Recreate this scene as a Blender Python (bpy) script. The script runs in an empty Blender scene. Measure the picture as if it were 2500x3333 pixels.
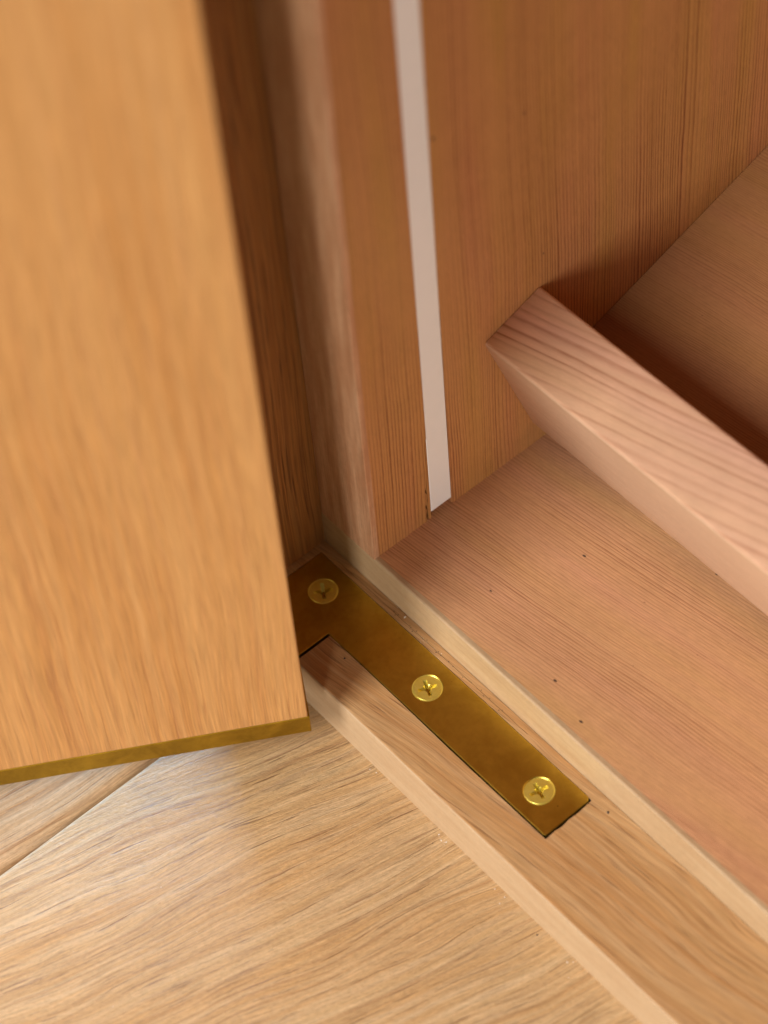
import bpy, bmesh, math, random
from mathutils import Vector, Matrix

# ------------------------------------------------------------------ scene, camera, light
S = bpy.context.scene
MM = 0.001
random.seed(7)


cam_d = bpy.data.cameras.new("camera")
cam = bpy.data.objects.new("camera", cam_d)
S.collection.objects.link(cam)
cam.location = (0.331891, -0.2394375, 0.569459)
cam.rotation_euler = (0.64963, 0.05979, 0.85792)
cam_d.sensor_fit = 'VERTICAL'
cam_d.sensor_width = 27.0
cam_d.sensor_height = 36.0
cam_d.lens = 8425.86 * 36 / 3333
cam_d.clip_start = 0.02
cam_d.clip_end = 60
cam_d.dof.use_dof = True
cam_d.dof.focus_distance = 0.681
cam_d.dof.aperture_fstop = 7.2
cam_d.dof.aperture_blades = 9
S.camera = cam

world = bpy.data.worlds.new("World")
S.world = world
world.use_nodes = True
world.node_tree.nodes["Background"].inputs[0].default_value = (0.95, 0.96, 1.0, 1)
world.node_tree.nodes["Background"].inputs[1].default_value = 0.08


def area(name, loc, target, sx, sy, power, color):
    d = bpy.data.lights.new(name, 'AREA')
    d.shape = 'RECTANGLE'
    d.size = sx
    d.size_y = sy
    d.energy = power
    d.color = color
    o = bpy.data.objects.new(name, d)
    S.collection.objects.link(o)
    o.location = loc
    o.rotation_euler = (Vector(target) - Vector(loc)).to_track_quat('-Z', 'Y').to_euler()
    return o


area("window_light", (0.13, -1.80, 1.50), (0.02, 0.0, 0.05), 0.72, 1.1, 62, (1.0, 0.97, 0.93))
area("low_window_light", (1.30, -1.80, 0.46), (0.0, 0.0, 0.08), 0.24, 0.9, 28, (1.0, 0.95, 0.88))
area("side_window_light", (-1.00, 0.95, 0.30), (-0.01, -0.14, -0.016), 0.95, 0.42, 105, (0.33, 0.60, 1.0))

S.render.engine = 'CYCLES'
S.cycles.use_denoising = True
S.cycles.denoising_prefilter = 'ACCURATE'
S.cycles.max_bounces = 10
S.cycles.diffuse_bounces = 6
S.cycles.sample_clamp_indirect = 6
S.view_settings.view_transform = 'Standard'
S.view_settings.look = 'None'
S.view_settings.exposure = 0.0
S.view_settings.gamma = 1.0


# ------------------------------------------------------------------ node helpers
class NT:
    def __init__(self, name):
        self.m = bpy.data.materials.new(name)
        self.m.use_nodes = True
        self.t = self.m.node_tree
        self.n = self.t.nodes
        self.l = self.t.links
        self.bsdf = self.n["Principled BSDF"]

    def link(self, a, b):
        self.l.new(a, b)

    def put(self, sock, v):
        if isinstance(v, (int, float)):
            sock.default_value = v
        elif isinstance(v, (tuple, list, Vector)):
            if len(v) == 3 and sock.type == 'RGBA':
                v = (*v, 1)
            sock.default_value = v
        else:
            self.l.new(v, sock)

    def math(self, op, a, b=None, c=None, clamp=False):
        x = self.n.new('ShaderNodeMath')
        x.operation = op
        x.use_clamp = clamp
        self.put(x.inputs[0], a)
        if b is not None:
            self.put(x.inputs[1], b)
        if c is not None:
            self.put(x.inputs[2], c)
        return x.outputs[0]

    def coords(self):
        tc = self.n.new('ShaderNodeTexCoord')
        s = self.n.new('ShaderNodeVectorMath')
        s.operation = 'SCALE'
        self.l.new(tc.outputs['Object'], s.inputs[0])
        s.inputs['Scale'].default_value = 1000.0
        return s.outputs[0]

    def dot(self, v, c):
        x = self.n.new('ShaderNodeVectorMath')
        x.operation = 'DOT_PRODUCT'
        self.l.new(v, x.inputs[0])
        x.inputs[1].default_value = c
        return x.outputs['Value']

    def vec(self, a, b, c):
        x = self.n.new('ShaderNodeCombineXYZ')
        self.put(x.inputs[0], a)
        self.put(x.inputs[1], b)
        self.put(x.inputs[2], c)
        return x.outputs[0]

    def noise(self, v, scale=1.0, detail=2.0, rough=0.5, dist=0.0, dim='3D'):
        x = self.n.new('ShaderNodeTexNoise')
        x.noise_dimensions = dim
        if dim == '1D':
            self.put(x.inputs['W'], v)
        else:
            self.put(x.inputs['Vector'], v)
        x.inputs['Scale'].default_value = scale
        x.inputs['Detail'].default_value = detail
        x.inputs['Roughness'].default_value = rough
        x.inputs['Distortion'].default_value = dist
        return x.outputs[0]

    def ramp(self, f, stops, interp='LINEAR'):
        x = self.n.new('ShaderNodeValToRGB')
        self.put(x.inputs[0], f)
        r = x.color_ramp
        r.interpolation = interp
        while len(r.elements) < len(stops):
            r.elements.new(0.5)
        for e, (p, c) in zip(r.elements, stops):
            e.position = p
            e.color = (c, c, c, 1) if isinstance(c, (int, float)) else (*c, 1)
        return x.outputs[0]

    def mix(self, f, a, b, mode='MIX'):
        x = self.n.new('ShaderNodeMix')
        x.data_type = 'RGBA'
        x.blend_type = mode
        self.put(x.inputs[0], f)
        self.put(x.inputs[6], a)
        self.put(x.inputs[7], b)
        return x.outputs[2]

    def bump(self, h, dist_mm, strength=1.0, prev=None):
        x = self.n.new('ShaderNodeBump')
        x.inputs['Strength'].default_value = strength
        x.inputs['Distance'].default_value = dist_mm * MM
        self.put(x.inputs['Height'], h)
        if prev is not None:
            self.l.new(prev, x.inputs['Normal'])
        return x.outputs[0]

    def specks(self, P, scale, gate, radius, stretch_axis=None):
        """small dark resin dots: voronoi cells, only a few of them filled"""
        x = self.n.new('ShaderNodeTexVoronoi')
        x.inputs['Scale'].default_value = scale
        self.l.new(P, x.inputs['Vector'])
        sep = self.n.new('ShaderNodeSeparateColor')
        self.l.new(x.outputs['Color'], sep.inputs[0])
        g = self.math('GREATER_THAN', sep.outputs[0], gate)
        rad = self.math('MULTIPLY', sep.outputs[1], radius)
        d = self.math('SUBTRACT', rad, x.outputs['Distance'])
        d = self.math('MULTIPLY', d, 45.0, clamp=True)
        return self.math('MULTIPLY', d, g)


def orth(L, R):
    L = Vector(L).normalized()
    R = Vector(R)
    R = (R - L * R.dot(L)).normalized()
    return L, R, L.cross(R)


def cedar(name, L, R, spacing=0.95, light=(0.60, 0.32, 0.165), pink=(0.60, 0.310, 0.168),
          gold=(0.57, 0.315, 0.135), line=(0.22, 0.062, 0.020), amt=0.75, seed=0.0, speck=0.55,
          sharp=True, rough=0.42, curve=0.0, contrast=1.0, fiber=1.0):
    N = NT(name)
    P = N.coords()
    L, R, T = orth(L, R)
    u, v, w = N.dot(P, L), N.dot(P, R), N.dot(P, T)
    v = N.math('ADD', v, seed)
    # lazily waving rings
    wv = N.noise(N.vec(N.math('MULTIPLY', u, 0.009), N.math('MULTIPLY', v, 0.03), N.math('MULTIPLY', w, 0.03)), 1, 1)
    wv2 = N.noise(N.vec(N.math('MULTIPLY', u, 0.05), N.math('MULTIPLY', v, 0.10), N.math('MULTIPLY', w, 0.1)), 1, 1)
    off = N.math('MULTIPLY', N.math('SUBTRACT', wv, 0.5), 5.0 + curve)
    off = N.math('ADD', off, N.math('MULTIPLY', N.math('SUBTRACT', wv2, 0.5), 0.7))
    vv = N.math('ADD', N.math('ADD', v, off), N.math('MULTIPLY', w, 0.35))
    # spacing varies
    sv = N.noise(N.math('MULTIPLY', vv, 0.09), 1, 1, dim='1D')
    vs = N.math('ADD', vv, N.math('MULTIPLY', N.math('SUBTRACT', sv, 0.5), 3.5))
    ph = N.math('DIVIDE', vs, spacing)
    # small random shift of each ring
    jit = N.noise(N.math('MULTIPLY', ph, 0.9), 1, 0, dim='1D')
    ph = N.math('ADD', ph, N.math('MULTIPLY', jit, 0.45))
    fr = N.math('FRACT', ph)
    if sharp:
        prof = N.ramp(fr, [(0.0, 0.0), (0.38, 0.06), (0.66, 0.5), (0.80, 1.0), (0.90, 0.8), (1.0, 0.0)])
    else:
        prof = N.ramp(fr, [(0.0, 0.05), (0.35, 0.0), (0.62, 0.25), (0.80, 0.95), (0.87, 1.0), (0.94, 0.45), (1.0, 0.05)])
    st = N.noise(N.math('MULTIPLY', vs, 0.55), 1, 2, dim='1D')
    st = N.ramp(st, [(0.25, 0.45), (0.55, 1.0)])
    br = N.noise(N.vec(N.math('MULTIPLY', u, 0.16), N.math('MULTIPLY', vv, 1.2), N.math('MULTIPLY', w, 1.2)), 1, 2)
    br = N.ramp(br, [(0.25, 0.55), (0.6, 1.0)])
    zn = N.noise(N.vec(N.math('MULTIPLY', u, 0.006), N.math('MULTIPLY', vv, 0.055), 0.0), 1, 2)
    zn = N.ramp(zn, [(0.36, 0.30), (0.60, 1.0)])
    lineM = N.math('MULTIPLY', N.math('MULTIPLY', prof, st), N.math('MULTIPLY', N.math('MULTIPLY', br, zn), amt))
    # colour body
    b1 = N.noise(N.vec(N.math('MULTIPLY', u, 0.006), N.math('MULTIPLY', vv, 0.07), 0.0), 1, 2)
    body = N.mix(N.ramp(b1, [(0.36, 0.0), (0.64, 1.0)]), gold, pink)
    b2 = N.noise(N.vec(N.math('MULTIPLY', u, 0.02), N.math('MULTIPLY', vv, 0.16), N.math('MULTIPLY', w, 0.1)), 1, 3)
    body = N.mix(N.ramp(b2, [(0.35, 0.0), (0.7, 0.7)]), body, light)
    b3 = N.noise(N.vec(N.math('MULTIPLY', u, 0.10), N.math('MULTIPLY', vv, 0.12), N.math('MULTIPLY', w, 0.12)), 1, 3, 0.6)
    body = N.mix(1.0, body, N.ramp(b3, [(0.3, 0.95), (0.7, 1.03)]), 'MULTIPLY')
    fb = N.noise(N.vec(N.math('MULTIPLY', u, 0.35), N.math('MULTIPLY', vv, 6.0), N.math('MULTIPLY', w, 6.0)), 1, 2, 0.6)
    lo, hi = 1 - 0.16 * fiber, 1 + 0.10 * fiber
    body = N.mix(1.0, body, N.ramp(fb, [(0.3, lo), (0.7, hi)]), 'MULTIPLY')
    c = N.mix(lineM, body, line)
    if speck > 0:
        sp = N.specks(N.vec(N.math('MULTIPLY', u, 0.55), v, w), 0.17, 1 - speck * 0.42, 0.085)
        sp2 = N.specks(N.vec(N.math('MULTIPLY', u, 0.6), v, w), 0.47, 1 - speck * 0.26, 0.10)
        c = N.mix(N.math('MULTIPLY', sp, 0.9), c, (0.05, 0.03, 0.025))
        c = N.mix(N.math('MULTIPLY', sp2, 0.5), c, (0.15, 0.05, 0.03))
    N.link(c, N.bsdf.inputs['Base Color'])
    N.bsdf.inputs['Roughness'].default_value = rough
    N.bsdf.inputs['Specular IOR Level'].default_value = 0.4
    h = N.math('ADD', N.math('MULTIPLY', lineM, -0.5), N.math('MULTIPLY', fb, 0.8))
    N.link(N.bump(h, 0.05, 0.8), N.bsdf.inputs['Normal'])
    return N.m


def oak(name, L, R, base=(0.56, 0.34, 0.165), warm=(0.55, 0.29, 0.12), pale=(0.64, 0.42, 0.23),
        dark=(0.30, 0.14, 0.05), pore=(0.16, 0.07, 0.03), streak=0.55, pores=0.7, seed=0.0, wave=6.0,
        rough=0.45, bump=0.06, su=1.0, crumb=0.0, specks=0.0, spacing=4.2, spec=0.4, slow=1.0, fv=1.0, sw=0.16, pv=1.0, fbv=4.5, lsp=2.4, lam=0.0):
    N = NT(name)
    P = N.coords()
    L, R, T = orth(L, R)
    u, v, w = N.dot(P, L), N.dot(P, R), N.dot(P, T)
    v = N.math('ADD', v, seed)
    M = lambda a, k: N.math('MULTIPLY', a, k)
    wv = N.noise(N.vec(M(u, 0.010), M(v, 0.022), M(w, 0.03)), 1, 2)
    wv2 = N.noise(N.vec(M(u, 0.05), M(v, 0.09), M(w, 0.1)), 1, 2)
    vv = N.math('ADD', v, M(N.math('SUBTRACT', wv, 0.5), wave))
    vv = N.math('ADD', vv, M(N.math('SUBTRACT', wv2, 0.5), wave * 0.08))
    vv = N.math('ADD', vv, M(w, 0.3))
    # annual bands: soft colour, irregular spacing
    sv = N.noise(M(vv, 0.12), 1, 2, dim='1D')
    vs = N.math('ADD', vv, M(N.math('SUBTRACT', sv, 0.5), 9.0))
    fr = N.math('FRACT', N.math('DIVIDE', vs, spacing))
    band = N.ramp(fr, [(0.0, 0.0), (0.5, 0.15), (0.82, 1.0), (1.0, 0.0)])
    b1 = N.noise(N.vec(M(u, 0.008 * slow), M(vv, 0.09 * slow), M(w, 0.05)), 1, 3, 0.55)
    body = N.mix(N.ramp(b1, [(0.36, 0.0), (0.66, 1.0)]), warm, base)
    b2 = N.noise(N.vec(M(u, 0.03 * su), M(vv, 0.42), M(w, 0.4)), 1, 3, 0.6)
    body = N.mix(N.ramp(b2, [(0.42, 0.0), (0.72, 0.85)]), body, pale)
    # streaks
    s1 = N.noise(N.vec(M(u, 0.045 * su), M(vv, 0.95 * fv), M(w, 0.9)), 1, 4, 0.68)
    s1 = N.ramp(s1, [(0.50, 0.0), (0.50 + sw, 1.0)])
    s1 = N.math('MULTIPLY', s1, N.math('ADD', 0.45, M(band, 0.55)))
    body = N.mix(M(s1, streak), body, dark)
    if lam > 0:
        # continuous growth lines that run the whole length of the board
        ph = N.math('DIVIDE', vs, lsp)
        ph = N.math('ADD', ph, M(N.noise(M(ph, 0.8), 1, 1, dim='1D'), 1.1))
        lp = N.ramp(N.math('FRACT', ph), [(0.0, 0.0), (0.45, 0.08), (0.74, 0.75), (0.86, 1.0), (0.94, 0.6), (1.0, 0.0)])
        ls = N.ramp(N.noise(M(vs, 0.41), 1, 2, dim='1D'), [(0.34, 0.08), (0.64, 1.0)])
        la = N.ramp(N.noise(N.vec(M(u, 0.03), M(vv, 0.55), M(w, 0.5)), 1, 3, 0.6), [(0.32, 0.15), (0.62, 1.0)])
        lm = N.math('MULTIPLY', N.math('MULTIPLY', lp, ls), M(la, lam))
        body = N.mix(lm, body, dark)
    # fine fibre and pores
    fb = N.noise(N.vec(M(u, 0.22 * su), M(vv, fbv), M(w, fbv)), 1, 3, 0.65)
    body = N.mix(1.0, body, N.ramp(fb, [(0.28, 0.70), (0.70, 1.15)]), 'MULTIPLY')
    p1 = N.noise(N.vec(M(u, 0.16 * su), M(vv, 2.3 * pv), M(w, 2.3)), 1, 2, 0.5)
    p1 = N.ramp(p1, [(0.585, 0.0), (0.665, 1.0)])
    pm = N.math('MULTIPLY', p1, N.math('ADD', 0.30, M(band, 0.70)))
    c = N.mix(M(pm, pores), body, pore)
    hsum = N.math('ADD', M(pm, -1.0), M(fb, 0.45))
    if crumb > 0:
        cr = N.noise(N.vec(M(u, 0.50), M(v, 1.05), M(w, 1.1)), 1, 4, 0.72)
        c = N.mix(1.0, c, N.ramp(cr, [(0.34, 0.86), (0.62, 1.08)]), 'MULTIPLY')
        hsum = N.math('ADD', hsum, M(cr, crumb))
        cm = N.ramp(cr, [(0.60, 0.0), (0.70, 0.6)])
        c = N.mix(cm, c, dark)
    if specks > 0:
        sp = N.specks(N.vec(M(u, 0.75), v, w), 0.085, 1 - specks * 0.5, 0.045)
        c = N.mix(M(sp, 0.9), c, (0.04, 0.03, 0.025))
    N.link(c, N.bsdf.inputs['Base Color'])
    rn = N.math('ADD', rough - 0.06, M(fb, 0.14))
    N.link(rn, N.bsdf.inputs['Roughness'])
    N.bsdf.inputs['Specular IOR Level'].default_value = spec
    N.link(N.bump(hsum, bump, 1.0), N.bsdf.inputs['Normal'])
    return N.m


def sapwood(name, L, R, a=(0.70, 0.49, 0.31), b=(0.64, 0.41, 0.23), dark=(0.52, 0.30, 0.16), rough=0.45, spk=0.0, k=0.5):
    N = NT(name)
    P = N.coords()
    L, R, T = orth(L, R)
    u, v, w = N.dot(P, L), N.dot(P, R), N.dot(P, T)
    M = lambda x, s: N.math('MULTIPLY', x, s)
    n1 = N.noise(N.vec(M(u, 0.03), M(v, 0.35), M(w, 0.35)), 1, 3, 0.55)
    n2 = N.noise(N.vec(M(u, 0.10), M(v, 2.6), M(w, 2.6)), 1, 3, 0.6)
    c = N.mix(N.ramp(n1, [(0.35, 0.0), (0.65, 1.0)]), a, b)
    c = N.mix(M(N.ramp(n2, [(0.48, 0.0), (0.75, 1.0)]), k), c, dark)
    n3 = N.noise(N.vec(M(u, 0.5), M(v, 0.6), M(w, 0.6)), 1, 4, 0.65)
    c = N.mix(1.0, c, N.ramp(n3, [(0.3, 0.93), (0.7, 1.05)]), 'MULTIPLY')
    if spk:
        sp = N.specks(N.vec(u, v, w), 0.33, 1 - spk, 0.10)
        c = N.mix(M(sp, 0.8), c, (0.08, 0.05, 0.035))
    N.link(c, N.bsdf.inputs['Base Color'])
    N.bsdf.inputs['Roughness'].default_value = rough
    N.bsdf.inputs['Specular IOR Level'].default_value = 0.4
    N.link(N.bump(n2, 0.03, 0.7), N.bsdf.inputs['Normal'])
    return N.m


def brass(name, c1, c2, c3, rough=0.34, scratch=0.5, metallic=1.0, mot=0.11):
    N = NT(name)
    P = N.coords()
    n1 = N.noise(P, mot, 4, 0.6, 0.6)
    n2 = N.noise(P, mot * 5.3, 4, 0.65)
    c = N.mix(N.ramp(n1, [(0.34, 0.0), (0.62, 1.0)]), c1, c2)
    c = N.mix(N.ramp(n2, [(0.45, 0.0), (0.75, 0.4)]), c, c3)
    sp = N.specks(P, 0.30, 0.86, 0.10)
    c = N.mix(N.math('MULTIPLY', sp, 0.7), c, (0.06, 0.03, 0.01))
    N.link(c, N.bsdf.inputs['Base Color'])
    N.bsdf.inputs['Metallic'].default_value = metallic
    r = N.math('ADD', rough - 0.07, N.math('MULTIPLY', n2, 0.2))
    N.link(r, N.bsdf.inputs['Roughness'])
    sc = N.noise(N.vec(N.math('MULTIPLY', N.dot(P, (1, 0.15, 0)), 0.15), N.math('MULTIPLY', N.dot(P, (-0.15, 1, 0)), 5.0), N.dot(P, (0, 0, 1))), 1, 3, 0.6)
    h = N.math('ADD', N.math('MULTIPLY', sc, scratch), N.noise(P, 2.2, 3))
    N.link(N.bump(h, 0.012, 0.8), N.bsdf.inputs['Normal'])
    return N.m


def plain(name, c, rough=0.5, metallic=0.0):
    N = NT(name)
    P = N.coords()
    n = N.noise(P, 0.25, 4, 0.6)
    cc = N.mix(1.0, c, N.ramp(n, [(0.3, 0.99), (0.7, 1.01)]), 'MULTIPLY')
    N.link(cc, N.bsdf.inputs['Base Color'])
    N.bsdf.inputs['Roughness'].default_value = rough
    N.bsdf.inputs['Metallic'].default_value = metallic
    N.link(N.bump(N.noise(P, 3.0, 2), 0.008, 0.5), N.bsdf.inputs['Normal'])
    return N.m


# ------------------------------------------------------------------ mesh helpers (all millimetres, world frame)
def root(name, base, label, cat, group=None):
    o = bpy.data.objects.new(name, None)
    o.empty_display_size = 0.01
    S.collection.objects.link(o)
    o.location = Vector(base) * MM
    o['label'] = label
    o['category'] = cat
    if group:
        o['group'] = group
    o['kind'] = 'thing'
    return o


def wloc(o):
    p = Vector((0, 0, 0))
    while o is not None:
        p += o.location
        o = o.parent
    return p


def link_mesh(name, bm, mats, parent=None, smooth=False, base=(0, 0, 0), label=None):
    """bm in world millimetres; becomes ONE mesh object whose origin is base (mm)"""
    bmesh.ops.recalc_face_normals(bm, faces=bm.faces)
    me = bpy.data.meshes.new(name)
    b = Vector(base)
    for vtx in bm.verts:
        vtx.co = (vtx.co - b) * MM
    bm.to_mesh(me)
    bm.free()
    if not isinstance(mats, (list, tuple)):
        mats = [mats]
    for m in mats:
        me.materials.append(m)
    if smooth:
        for f in me.polygons:
            f.use_smooth = True
    o = bpy.data.objects.new(name, me)
    S.collection.objects.link(o)
    if parent is not None:
        o.parent = parent
        o.location = b * MM - wloc(parent)
    else:
        o.location = b * MM
    if label:
        o['label'] = label
    return o


def box(x0, x1, y0, y1, z0, z1, bev=0.0, seg=2, bm=None):
    nb = bmesh.new()
    r = bmesh.ops.create_cube(nb, size=1.0)
    for v in nb.verts:
        v.co = Vector(((x0 + x1) / 2 + v.co.x * (x1 - x0), (y0 + y1) / 2 + v.co.y * (y1 - y0), (z0 + z1) / 2 + v.co.z * (z1 - z0)))
    if bev > 0:
        bmesh.ops.bevel(nb, geom=list(nb.edges), offset=bev, segments=seg, profile=0.5, affect='EDGES')
    if bm is None:
        return nb
    merge(bm, nb)
    return bm


def merge(dst, src):
    mp = {}
    for v in src.verts:
        mp[v] = dst.verts.new(v.co)
    for f in src.faces:
        try:
            nf = dst.faces.new([mp[v] for v in f.verts])
            nf.material_index = f.material_index
            nf.smooth = f.smooth
        except ValueError:
            pass
    src.free()
    return dst


def prism(pts, axis, a0, a1, bev=0.0, seg=2, only=None):
    """pts: 2-D outline; axis 'x' -> pts are (y,z); 'y' -> (x,z); 'z' -> (x,y)"""
    bm = bmesh.new()

    def mk(p, a):
        return {'x': (a, p[0], p[1]), 'y': (p[0], a, p[1]), 'z': (p[0], p[1], a)}[axis]
    A = [bm.verts.new(mk(p, a0)) for p in pts]
    B = [bm.verts.new(mk(p, a1)) for p in pts]
    n = len(pts)
    bm.faces.new(A)
    bm.faces.new(list(reversed(B)))
    for i in range(n):
        bm.faces.new([A[i], A[(i + 1) % n], B[(i + 1) % n], B[i]])
    bmesh.ops.recalc_face_normals(bm, faces=bm.faces)
    if bev > 0:
        bmesh.ops.bevel(bm, geom=list(bm.edges), offset=bev, segments=seg, profile=0.5, affect='EDGES')
    return bm


def boolean(bm, cutters, op='DIFFERENCE'):
    """bm minus each cutter bmesh, evaluated with a modifier and no operators"""
    def tmp(b):
        me = bpy.data.meshes.new('tmp')
        b.to_mesh(me)
        b.free()
        o = bpy.data.objects.new('tmp', me)
        S.collection.objects.link(o)
        return o
    o = tmp(bm)
    cs = []
    for c in cutters:
        k = tmp(c)
        m = o.modifiers.new('b', 'BOOLEAN')
        m.object = k
        m.operation = op
        m.solver = 'EXACT'
        cs.append(k)
    dg = bpy.context.evaluated_depsgraph_get()
    me = bpy.data.meshes.new_from_object(o.evaluated_get(dg))
    out = bmesh.new()
    out.from_mesh(me)
    bpy.data.meshes.remove(me)
    for k in cs + [o]:
        d = k.data
        bpy.data.objects.remove(k)
        bpy.data.meshes.remove(d)
    return out


def cone(x, y, z0, z1, r0, r1, seg=64):
    bm = bmesh.new()
    A, B = [], []
    for i in range(seg):
        t = 2 * math.pi * i / seg
        A.append(bm.verts.new((x + r0 * math.cos(t), y + r0 * math.sin(t), z0)))
        B.append(bm.verts.new((x + r1 * math.cos(t), y + r1 * math.sin(t), z1)))
    bm.faces.new(list(reversed(A)))
    bm.faces.new(B)
    for i in range(seg):
        bm.faces.new([A[i], A[(i + 1) % seg], B[(i + 1) % seg], B[i]])
    return bm


# ------------------------------------------------------------------ measured layout (mm)
ZF = 12.77            # top of the cabinet floor board above the sill
XJ = -22.12           # inner face of the oak side
SF = -31.58           # front of the sill
ZB = -16.32           # ground board
S1, S2, ZS = 20.53, 27.95, 15.25
TOP = 700.0
BACK = 330.0
TH = 0.3391
R1 = Vector((41.62, 67.61))
DV = Vector((math.cos(TH), math.sin(TH)))
NV = Vector((math.sin(TH), -math.cos(TH)))
RW, RH, PO = 20.9, 49.1, 35.42
XR = 560.0            # far (unseen) end of the carcass

# ------------------------------------------------------------------ materials
X, Y, Z = (1, 0, 0), (0, 1, 0), (0, 0, 1)
m_floorboard = cedar("cedar_floor_board", (1, 0.12, 0), Y, spacing=0.88, seed=3.0, speck=0.75, amt=0.82)
m_side = cedar("cedar_side_panel", Z, Y, spacing=1.05, seed=41.0, amt=0.9, speck=0.45,
               light=(0.51, 0.240, 0.085), pink=(0.51, 0.220, 0.088), gold=(0.48, 0.240, 0.066), line=(0.14, 0.034, 0.010))
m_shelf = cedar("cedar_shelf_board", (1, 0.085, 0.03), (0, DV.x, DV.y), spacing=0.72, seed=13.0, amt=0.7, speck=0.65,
                light=(0.36, 0.168, 0.066), pink=(0.36, 0.158, 0.066), gold=(0.35, 0.168, 0.055), line=(0.18, 0.06, 0.022), curve=2)  # body tones lowered: the light falling off deep inside is put into this colour
gr = Vector((30.7, 5.8, 2.05)).normalized()
m_rail = cedar("fir_rail", gr, (0, DV.x, DV.y), spacing=2.6, seed=1.4, sharp=False, amt=1.0, speck=0.0, curve=3.0,
               light=(0.83, 0.52, 0.34), pink=(0.84, 0.50, 0.35), gold=(0.81, 0.51, 0.30), line=(0.42, 0.15, 0.075), fiber=0.5)
m_rail_front = sapwood("fir_rail_front", X, (0, NV.x, NV.y), a=(0.78, 0.53, 0.36), b=(0.74, 0.48, 0.31), dark=(0.58, 0.33, 0.20), k=0.4)
m_sap_h = sapwood("pale_lipping_floor", X, Z, a=(0.49, 0.345, 0.20), b=(0.43, 0.28, 0.15), dark=(0.34, 0.20, 0.10))
m_sap_v = sapwood("pale_lipping_side", Z, X, a=(0.60, 0.35, 0.205), b=(0.46, 0.225, 0.115), dark=(0.28, 0.13, 0.055), spk=0.14, k=0.6)
m_sill = oak("oak_sill", (1, 0.10, 0), Y, base=(0.55, 0.325, 0.14), warm=(0.51, 0.265, 0.10), pale=(0.60, 0.39, 0.20), dark=(0.33, 0.15, 0.055),
             streak=0.4, pores=0.7, seed=9, wave=12, su=0.4, lsp=1.9, lam=0.75, bump=0.05, specks=0.35, fv=1.2, sw=0.10, pv=0.62, fbv=2.8)
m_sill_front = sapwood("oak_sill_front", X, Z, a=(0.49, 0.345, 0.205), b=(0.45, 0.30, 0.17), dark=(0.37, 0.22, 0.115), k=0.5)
m_ground = oak("oak_ground_board", (0.25, 1, 0), X, base=(0.61, 0.41, 0.205), warm=(0.57, 0.34, 0.142), pale=(0.69, 0.50, 0.29), dark=(0.39, 0.205, 0.080),
               pore=(0.24, 0.11, 0.045), streak=0.32, pores=0.75, seed=5, wave=17, su=0.36, lsp=2.5, lam=0.75, bump=0.22, crumb=1.3, rough=0.50, specks=0.25, spec=0.9, spacing=5.0, fv=1.5, sw=0.11, pv=0.8, fbv=2.8)
m_ground2 = oak("oak_ground_board_left", (0.12, 1, 0), X, base=(0.60, 0.40, 0.22), warm=(0.55, 0.33, 0.16), pale=(0.66, 0.49, 0.32), dark=(0.33, 0.16, 0.06),
                pore=(0.20, 0.09, 0.03), streak=0.25, pores=0.4, seed=61, wave=15, su=0.3, lsp=6.5, lam=1.0, bump=0.12, crumb=0.5, rough=0.48, spec=0.6, spacing=6.0, sw=0.10, pv=0.6, fbv=2.4)
m_door = oak("oak_door", Z, (-0.52, -0.85, 0), base=(0.50, 0.252, 0.082), warm=(0.455, 0.208, 0.058), pale=(0.55, 0.292, 0.105), dark=(0.44, 0.20, 0.07),
             pore=(0.30, 0.12, 0.04), streak=0.3, pores=0.55, seed=20, wave=6, su=0.26, lsp=2.9, lam=0.6, bump=0.05, slow=0.8, fv=1.1, sw=0.12, pv=0.7, fbv=2.6)
m_jamb = oak("oak_side", Z, Y, base=(0.60, 0.325, 0.11), warm=(0.54, 0.265, 0.08), pale=(0.68, 0.40, 0.15), dark=(0.22, 0.08, 0.03),
             pore=(0.10, 0.035, 0.015), streak=0.5, pores=0.8, seed=33, wave=5, su=0.25, lsp=1.7, lam=0.9, bump=0.10, sw=0.09, pv=0.55, fbv=2.6)
m_brass = brass("aged_brass", (0.50, 0.33, 0.045), (0.62, 0.43, 0.065), (0.44, 0.26, 0.035), rough=0.32)
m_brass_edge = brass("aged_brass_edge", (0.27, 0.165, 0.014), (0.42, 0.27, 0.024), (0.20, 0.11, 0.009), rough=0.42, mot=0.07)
m_screw = brass("bright_brass", (0.86, 0.70, 0.12), (0.90, 0.76, 0.17), (0.74, 0.56, 0.07), rough=0.28, mot=0.3, metallic=0.78)
m_strip = plain("satin_white_plastic", (0.84, 0.825, 0.80), 0.42)
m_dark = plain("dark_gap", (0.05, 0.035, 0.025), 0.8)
m_dust = plain("pale_dust", (0.80, 0.78, 0.74), 0.6)
m_dirt = plain("dark_grit", (0.045, 0.035, 0.03), 0.8)

# ------------------------------------------------------------------ the ground: oak boards
bm = box(-420, 520, -520, 420, ZB - 40, ZB - 20)
g0 = link_mesh("floor", bm, m_dark, None, base=(0, 0, ZB))
g0['kind'] = 'structure'
g0['label'] = 'oak boarded surface below the cabinet'
SEAM = -7.93


def board(x0, x1, mat, rl, rr):
    """board along Y, its long edges eased with different radii"""
    pts = [(x0, ZB - 19)]
    for i in range(7):
        a = math.pi / 2 * i / 6
        pts.append((x0 + rl - rl * math.cos(a), ZB - rl + rl * math.sin(a)))
    for i in range(7):
        a = math.pi / 2 * i / 6
        pts.append((x1 - rr + rr * math.sin(a), ZB - rr + rr * math.cos(a)))
    pts.append((x1, ZB - 19))
    b = prism(pts, 'y', -520, 420)
    return b


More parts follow.
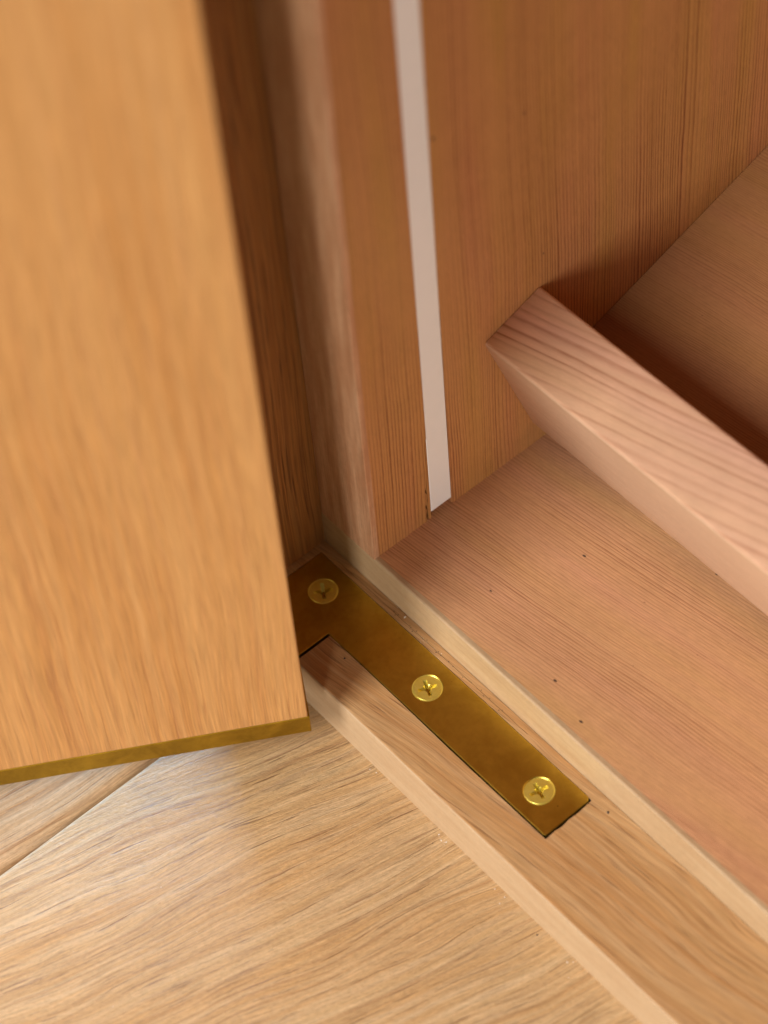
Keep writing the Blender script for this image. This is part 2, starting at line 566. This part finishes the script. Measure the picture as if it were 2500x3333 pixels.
for (x0, x1, mt, rl, rr) in [(SEAM + 0.1, 192, m_ground, 1.6, 1.5), (-208, SEAM - 0.12, m_ground2, 1.5, 4.2),
                             (192.3, 392, m_ground, 1.5, 1.5), (-408, -208.3, m_ground2, 1.5, 1.5)]:
    o = link_mesh("board", board(x0, x1, mt, rl, rr), mt, g0, base=(0, 0, ZB))
    for f in o.data.polygons:
        f.use_smooth = abs(f.normal.y) < 0.5

# ------------------------------------------------------------------ cabinet
cab = root("cabinet", (XJ, SF, ZB), "open wooden cabinet with cedar lined side, white strip in a groove and pale front lipping", "cabinet")
OB = (0, 0, 0)

# sill with the mortise for the hinge plate
PX0, PX1, PYB, PYF, PNX, PNY = -19.56, 87.29, -3.41, -19.41, 2.48, -19.93
sill = prism([(XJ, -0.12), (XJ, SF), (XR, SF), (XR, -0.12)], 'z', ZB, 0.0)
eds = [e for e in sill.edges if all(abs(v.co.y - SF) < 1e-4 and abs(v.co.z) < 1e-4 for v in e.verts)]
bmesh.ops.bevel(sill, geom=eds, offset=0.7, segments=3, profile=0.5, affect='EDGES')
# slightly ragged mortise wall at the right end
rag = [(PX1 + 0.7, PYF - 0.4), (PX1 + 0.5, PYF + 3), (PX1 + 0.8, PYF + 5.2), (PX1 + 0.45, PYF + 8), (PX1 + 0.65, PYF + 10.5), (PX1 + 0.4, PYB - 1.2), (PX1 + 0.35, PYB - 0.2)]
mort = [(PX0 - 0.05, PYB + 0.06)] + [(PX0 - 0.05, SF - 4), (PNX + 0.75, SF - 4), (PNX + 0.75, PYF - 0.10), (30, PYF - 0.16), (52, PYF - 0.42)] + rag + [(PX1 - 2, PYB + 0.05)]
cut = prism(mort, 'z', -3.2, 2.0)
groove = box(-15, 62, -2.05, -1.93, -0.35, 1)
sill = boolean(sill, [cut, groove])
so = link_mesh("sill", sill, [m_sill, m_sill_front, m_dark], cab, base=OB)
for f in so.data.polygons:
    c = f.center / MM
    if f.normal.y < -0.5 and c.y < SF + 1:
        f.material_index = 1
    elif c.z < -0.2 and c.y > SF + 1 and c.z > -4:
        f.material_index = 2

# cedar floor board with its pale lipping
EL = 1.75
fb = box(XJ, XR, EL, BACK, ZF - 14, ZF)
link_mesh("floor_board", fb, m_floorboard, cab, base=OB)
lip = box(XJ, XR, 0.0, EL - 0.01, -3.0, ZF)
eds = [e for e in lip.edges if all(abs(v.co.y) < 1e-4 and abs(v.co.z - ZF) < 1e-4 for v in e.verts)]
bmesh.ops.bevel(lip, geom=eds, offset=0.8, segments=4, profile=0.5, affect='EDGES')
lo = link_mesh("floor_lipping", lip, m_sap_h, cab, base=OB)

# cedar side lining: front part has a torn out sliver beside the groove
TORN = [(18.9, ZF), (18.75, 15.5), (19.05, 17.5), (18.6, 19.2), (19.2, 20.4), (19.35, 24.0), (18.85, 25.6), (19.4, 27.2),
        (19.75, 31), (19.8, 38), (19.75, 43.5), (20.1, 46.0), (S1, 46.6)]
A = [(EL, TOP), (EL, ZF)] + TORN + [(S1, TOP)]
pa = prism(A, 'x', XJ + 0.25, 0.0)
box(XJ + 0.25, -2.6, 17.5, S2 + 0.3, ZF, TOP, bm=pa)
pb = box(XJ + 0.25, 0.0, S2 + 0.02, BACK, ZF, TOP)
merge(pa, pb)
link_mesh("side_lining", pa, m_side, cab, base=OB)
SPL = [(19.75, ZF), (19.45, 18.8), (19.75, 21.5), (19.62, 25.0), (19.9, 30.0), (20.02, 38), (20.02, 43), (20.3, 45.5), (S1, 46.2), (S1, ZF)]
link_mesh("splinter", prism(SPL, 'x', -2.6, -0.18), m_side, cab, base=OB)
vl = box(XJ + 0.3, 0.05, 0.0, EL - 0.01, ZF + 0.05, TOP)
eds = [e for e in vl.edges if all(abs(v.co.y) < 1e-4 and abs(v.co.x - 0.05) < 1e-4 for v in e.verts)]
bmesh.ops.bevel(vl, geom=eds, offset=0.25, segments=2, profile=0.5, affect='EDGES')
link_mesh("side_lipping", vl, m_sap_v, cab, base=OB)
st = box(-2.0, -0.12, S1 + 0.15, S2 - 0.12, ZS, TOP, bev=0.12, seg=1)
link_mesh("white_strip", st, m_strip, cab, base=OB)

# oak outer side, back, far side and top close the carcass
link_mesh("outer_side", box(XJ - 20, XJ, SF, BACK, ZB, TOP), m_jamb, cab, base=OB)
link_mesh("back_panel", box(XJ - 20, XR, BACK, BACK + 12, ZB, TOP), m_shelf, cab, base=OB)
link_mesh("far_side", box(XR, XR + 20, SF, BACK + 12, ZB, TOP), m_side, cab, base=OB)

link_mesh("top_panel", box(XJ - 20, XR + 20, SF, BACK + 12, TOP + 0.5, TOP + 20), m_jamb, cab, base=OB)

# ------------------------------------------------------------------ sloping shelf and its rail
sh = root("shelf", (0, R1.x, ZF), "sloping cedar shelf with a thick pale rail along its front edge", "shelf")
r2 = R1 + DV * RW
r3 = R1 + NV * RH
r4 = r3 + DV * RW
rail = prism([tuple(R1), tuple(r3), tuple(r4), tuple(r2)], 'x', 0.22, XR - 0.3)
rail_eds = [e for e in rail.edges if abs(e.verts[0].co.x - e.verts[1].co.x) > 10]
bmesh.ops.bevel(rail, geom=rail_eds, offset=1.1, segments=4, profile=0.5, affect='EDGES')
ro = link_mesh("rail", rail, [m_rail, m_rail_front], sh, base=OB)
for f in ro.data.polygons:
    f.use_smooth = abs(f.normal.x) < 0.5
    if f.normal.y * DV.x + f.normal.z * DV.y < -0.72:
        f.material_index = 1
o1 = R1 + NV * PO
q1 = o1 + DV * (RW + 0.02)
ln = (BACK - 0.5 - q1.x) / DV.x
q2 = q1 + DV * ln
q3 = q2 + NV * 13.0
q4 = q1 + NV * 13.0
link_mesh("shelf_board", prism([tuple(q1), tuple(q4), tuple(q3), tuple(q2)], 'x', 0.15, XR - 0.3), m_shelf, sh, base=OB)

# ------------------------------------------------------------------ brass pivot hinge let into the sill
hg = root("hinge", (PX0, PYF, -2.5), "aged brass pivot hinge plate let into the sill and held by three screws", "hinge")
PL = [(PX0, PYB), (PX0, -44), (PNX, -44), (PNX, PYF - 0.02)]
PL += [(PX1 - 0.5, PYF), (PX1, PYF + 0.5), (PX1, PYB - 0.9), (PX1 - 0.9, PYB)]
pl = prism(PL, 'z', -2.6, 0.10)
top = [e for e in pl.edges if all(abs(v.co.z - 0.10) < 1e-4 for v in e.verts)]
bmesh.ops.bevel(pl, geom=top, offset=0.34, segments=2, profile=0.6, affect='EDGES')
SCR = [(-9.13, -11.47, 58, (0.035, -0.02)), (33.69, -11.53, 66, (0.0, 0.03)), (76.56, -11.44, 75, (-0.05, -0.03))]
RS = 4.2
pl = boolean(pl, [cone(x, y, -1.6, 0.35, RS - 2.0 + 0.12, RS + 0.33) for (x, y, a, t) in SCR])
po = link_mesh("plate", pl, m_brass, hg, base=(0, 0, 0))


def wedge(ang, half, w, d):
    """one slot of the cross recess: wide at the top, narrow and short at the bottom"""
    bm = bmesh.new()
    c, s = math.cos(ang), math.sin(ang)

    def P(a, b, z):
        return bm.verts.new((a * c - b * s, a * s + b * c, z))
    z1, z0 = 0.6, -d
    hb = half * 0.26
    wb = w * 0.55
    ht = half + (half - hb) * 0.6 / d
    T = [P(-ht, -w, z1), P(ht, -w, z1), P(ht, w, z1), P(-ht, w, z1)]
    B = [P(-hb, -wb, z0), P(hb, -wb, z0), P(hb, wb, z0), P(-hb, wb, z0)]
    bm.faces.new(list(reversed(B)))
    bm.faces.new(T)
    for i in range(4):
        bm.faces.new([B[i], B[(i + 1) % 4], T[(i + 1) % 4], T[i]])
    return bm


def screw_bm():
    seg = 72
    prof = [(0.0, 0.16), (1.6, 0.15), (3.0, 0.10), (3.75, 0.03), (4.02, -0.05), (4.14, -0.16), (4.16, -0.26), (2.4, -1.7), (0.0, -1.75)]
    prof = [(0.0, 0.16), (2.0, 0.14), (3.4, 0.09), (3.78, 0.05), (3.92, -0.03), (4.02, 0.04), (4.16, 0.0), (RS, -0.14), (2.4, -2.6), (0.0, -3.0)]
    bm = bmesh.new()
    rings = []
    for r, z in prof:
        if r == 0:
            rings.append([bm.verts.new((0, 0, z))])
        else:
            rings.append([bm.verts.new((r * math.cos(2 * math.pi * i / seg), r * math.sin(2 * math.pi * i / seg), z)) for i in range(seg)])
    for a, b in zip(rings, rings[1:]):
        for i in range(seg):
            j = (i + 1) % seg
            if len(a) == 1:
                bm.faces.new([a[0], b[i], b[j]])
            elif len(b) == 1:
                bm.faces.new([a[i], b[0], a[j]])
            else:
                bm.faces.new([a[i], b[i], b[j], a[j]])
    bmesh.ops.recalc_face_normals(bm, faces=bm.faces)
    cuts = [wedge(0, 2.5, 0.56, 1.9), wedge(math.pi / 2, 2.5, 0.56, 1.9), cone(0, 0, -1.6, 0.5, 0.1, 1.5, 8)]
    return boolean(bm, cuts)


sm = screw_bm()
scs = []
for i, (x, y, a, t) in enumerate(SCR):
    if i == 0:
        s_o = link_mesh("screw", sm, m_screw, hg, base=(0, 0, 0))
        me = s_o.data
    else:
        s_o = bpy.data.objects.new("screw", me)
        S.collection.objects.link(s_o)
        s_o.parent = hg
    s_o.location = Vector((x, y, 0.05)) * MM - wloc(hg)
    s_o.rotation_euler = (t[0], t[1], math.radians(a))
    scs.append(s_o)

# ------------------------------------------------------------------ door standing open, with the brass leaf under it
HX, HY, PHI, ZD, ZBR = 23.19, -43.0, -2.1165, 7.6, 0.55
DW, DT, DTOP = 300.0, 20.0, 690.0
door = root("door", (HX, HY, ZBR), "oak door standing open on the left with a brass strip under its bottom edge", "door")
dx = Vector((math.cos(PHI), math.sin(PHI), 0))
dn = Vector((-dx.y, dx.x, 0))


def door_box(s0, s1, t0, t1, z0, z1, bev):
    b = box(s0, s1, t0, t1, z0, z1, bev=bev)
    for v in b.verts:
        p = v.co
        v.co = Vector((HX, HY, 0)) + dx * p.x + dn * p.y + Vector((0, 0, p.z))
    return b


link_mesh("door_panel", door_box(0, DW, -DT, 0, ZD, DTOP, 0.35), m_door, door, base=OB)
bs = door_box(-0.45, DW, -DT, -0.02, ZBR, ZD - 0.02, 0.3)
link_mesh("brass_strip", bs, m_brass_edge, door, base=OB)

# ------------------------------------------------------------------ dust: grains lying about
def grit(spots, mat, name, label):
    bm = bmesh.new()
    for (x, y, z, r, e) in spots:
        nb = bmesh.new()
        bmesh.ops.create_icosphere(nb, subdivisions=1, radius=1.0)
        a = random.uniform(0, 3.14)
        for v in nb.verts:
            p = v.co * random.uniform(0.75, 1.15)
            q = Vector((p.x * r * e, p.y * r, p.z * r * 0.5))
            v.co = Vector((x + q.x * math.cos(a) - q.y * math.sin(a), y + q.x * math.sin(a) + q.y * math.cos(a), z + q.z + r * 0.25))
        merge(bm, nb)
    o = link_mesh(name, bm, mat, None, base=OB)
    o['kind'] = 'stuff'
    o['label'] = label
    return o


sp = []
for i in range(14):
    x = random.gauss(24, 9)
    sp.append((x, random.choice([-1.9, -0.3, -2.8]) + random.uniform(-0.5, 0.4), 0, random.uniform(0.03, 0.07), random.uniform(1, 2.6)))
sp += [(12.5, -1.0, 0, 0.26, 1.9), (28.0, -1.6, 0, 0.12, 1.2)]
for cx_, n_ in ((36, 3), (63, 7), (84, 5), (112, 4)):
    for i in range(n_):
        sp.append((random.gauss(cx_, 1.6), SF - abs(random.gauss(0, 1.6)) - 0.4, ZB, random.uniform(0.05, 0.17), random.uniform(1, 2.4)))
for i in range(16):
    sp.append((random.uniform(0, 120), random.uniform(-150, -40), ZB, random.uniform(0.05, 0.10), random.uniform(1, 2)))
grit(sp, m_dust, "dust", "pale specks of dust along the sill and on the oak boards")
dk = [(93.0, -3.0, 0, 0.32, 1.5), (34.0, 17.8, ZF, 0.0001, 1)]
for i in range(5):
    dk.append((random.uniform(20, 140), SF - random.uniform(2, 60), ZB, random.uniform(0.12, 0.3), random.uniform(1, 1.8)))
for i in range(30):
    dk.append((random.uniform(8, 60), -2.0 + random.uniform(-0.5, 0.5), 0, random.uniform(0.05, 0.14), random.uniform(1, 2.5)))
dk.append((11.5, -19.0 - 2.4, 0, 0.28, 1.1))
grit(dk, m_dirt, "grit", "tiny dark grains of grit on the sill and oak boards")
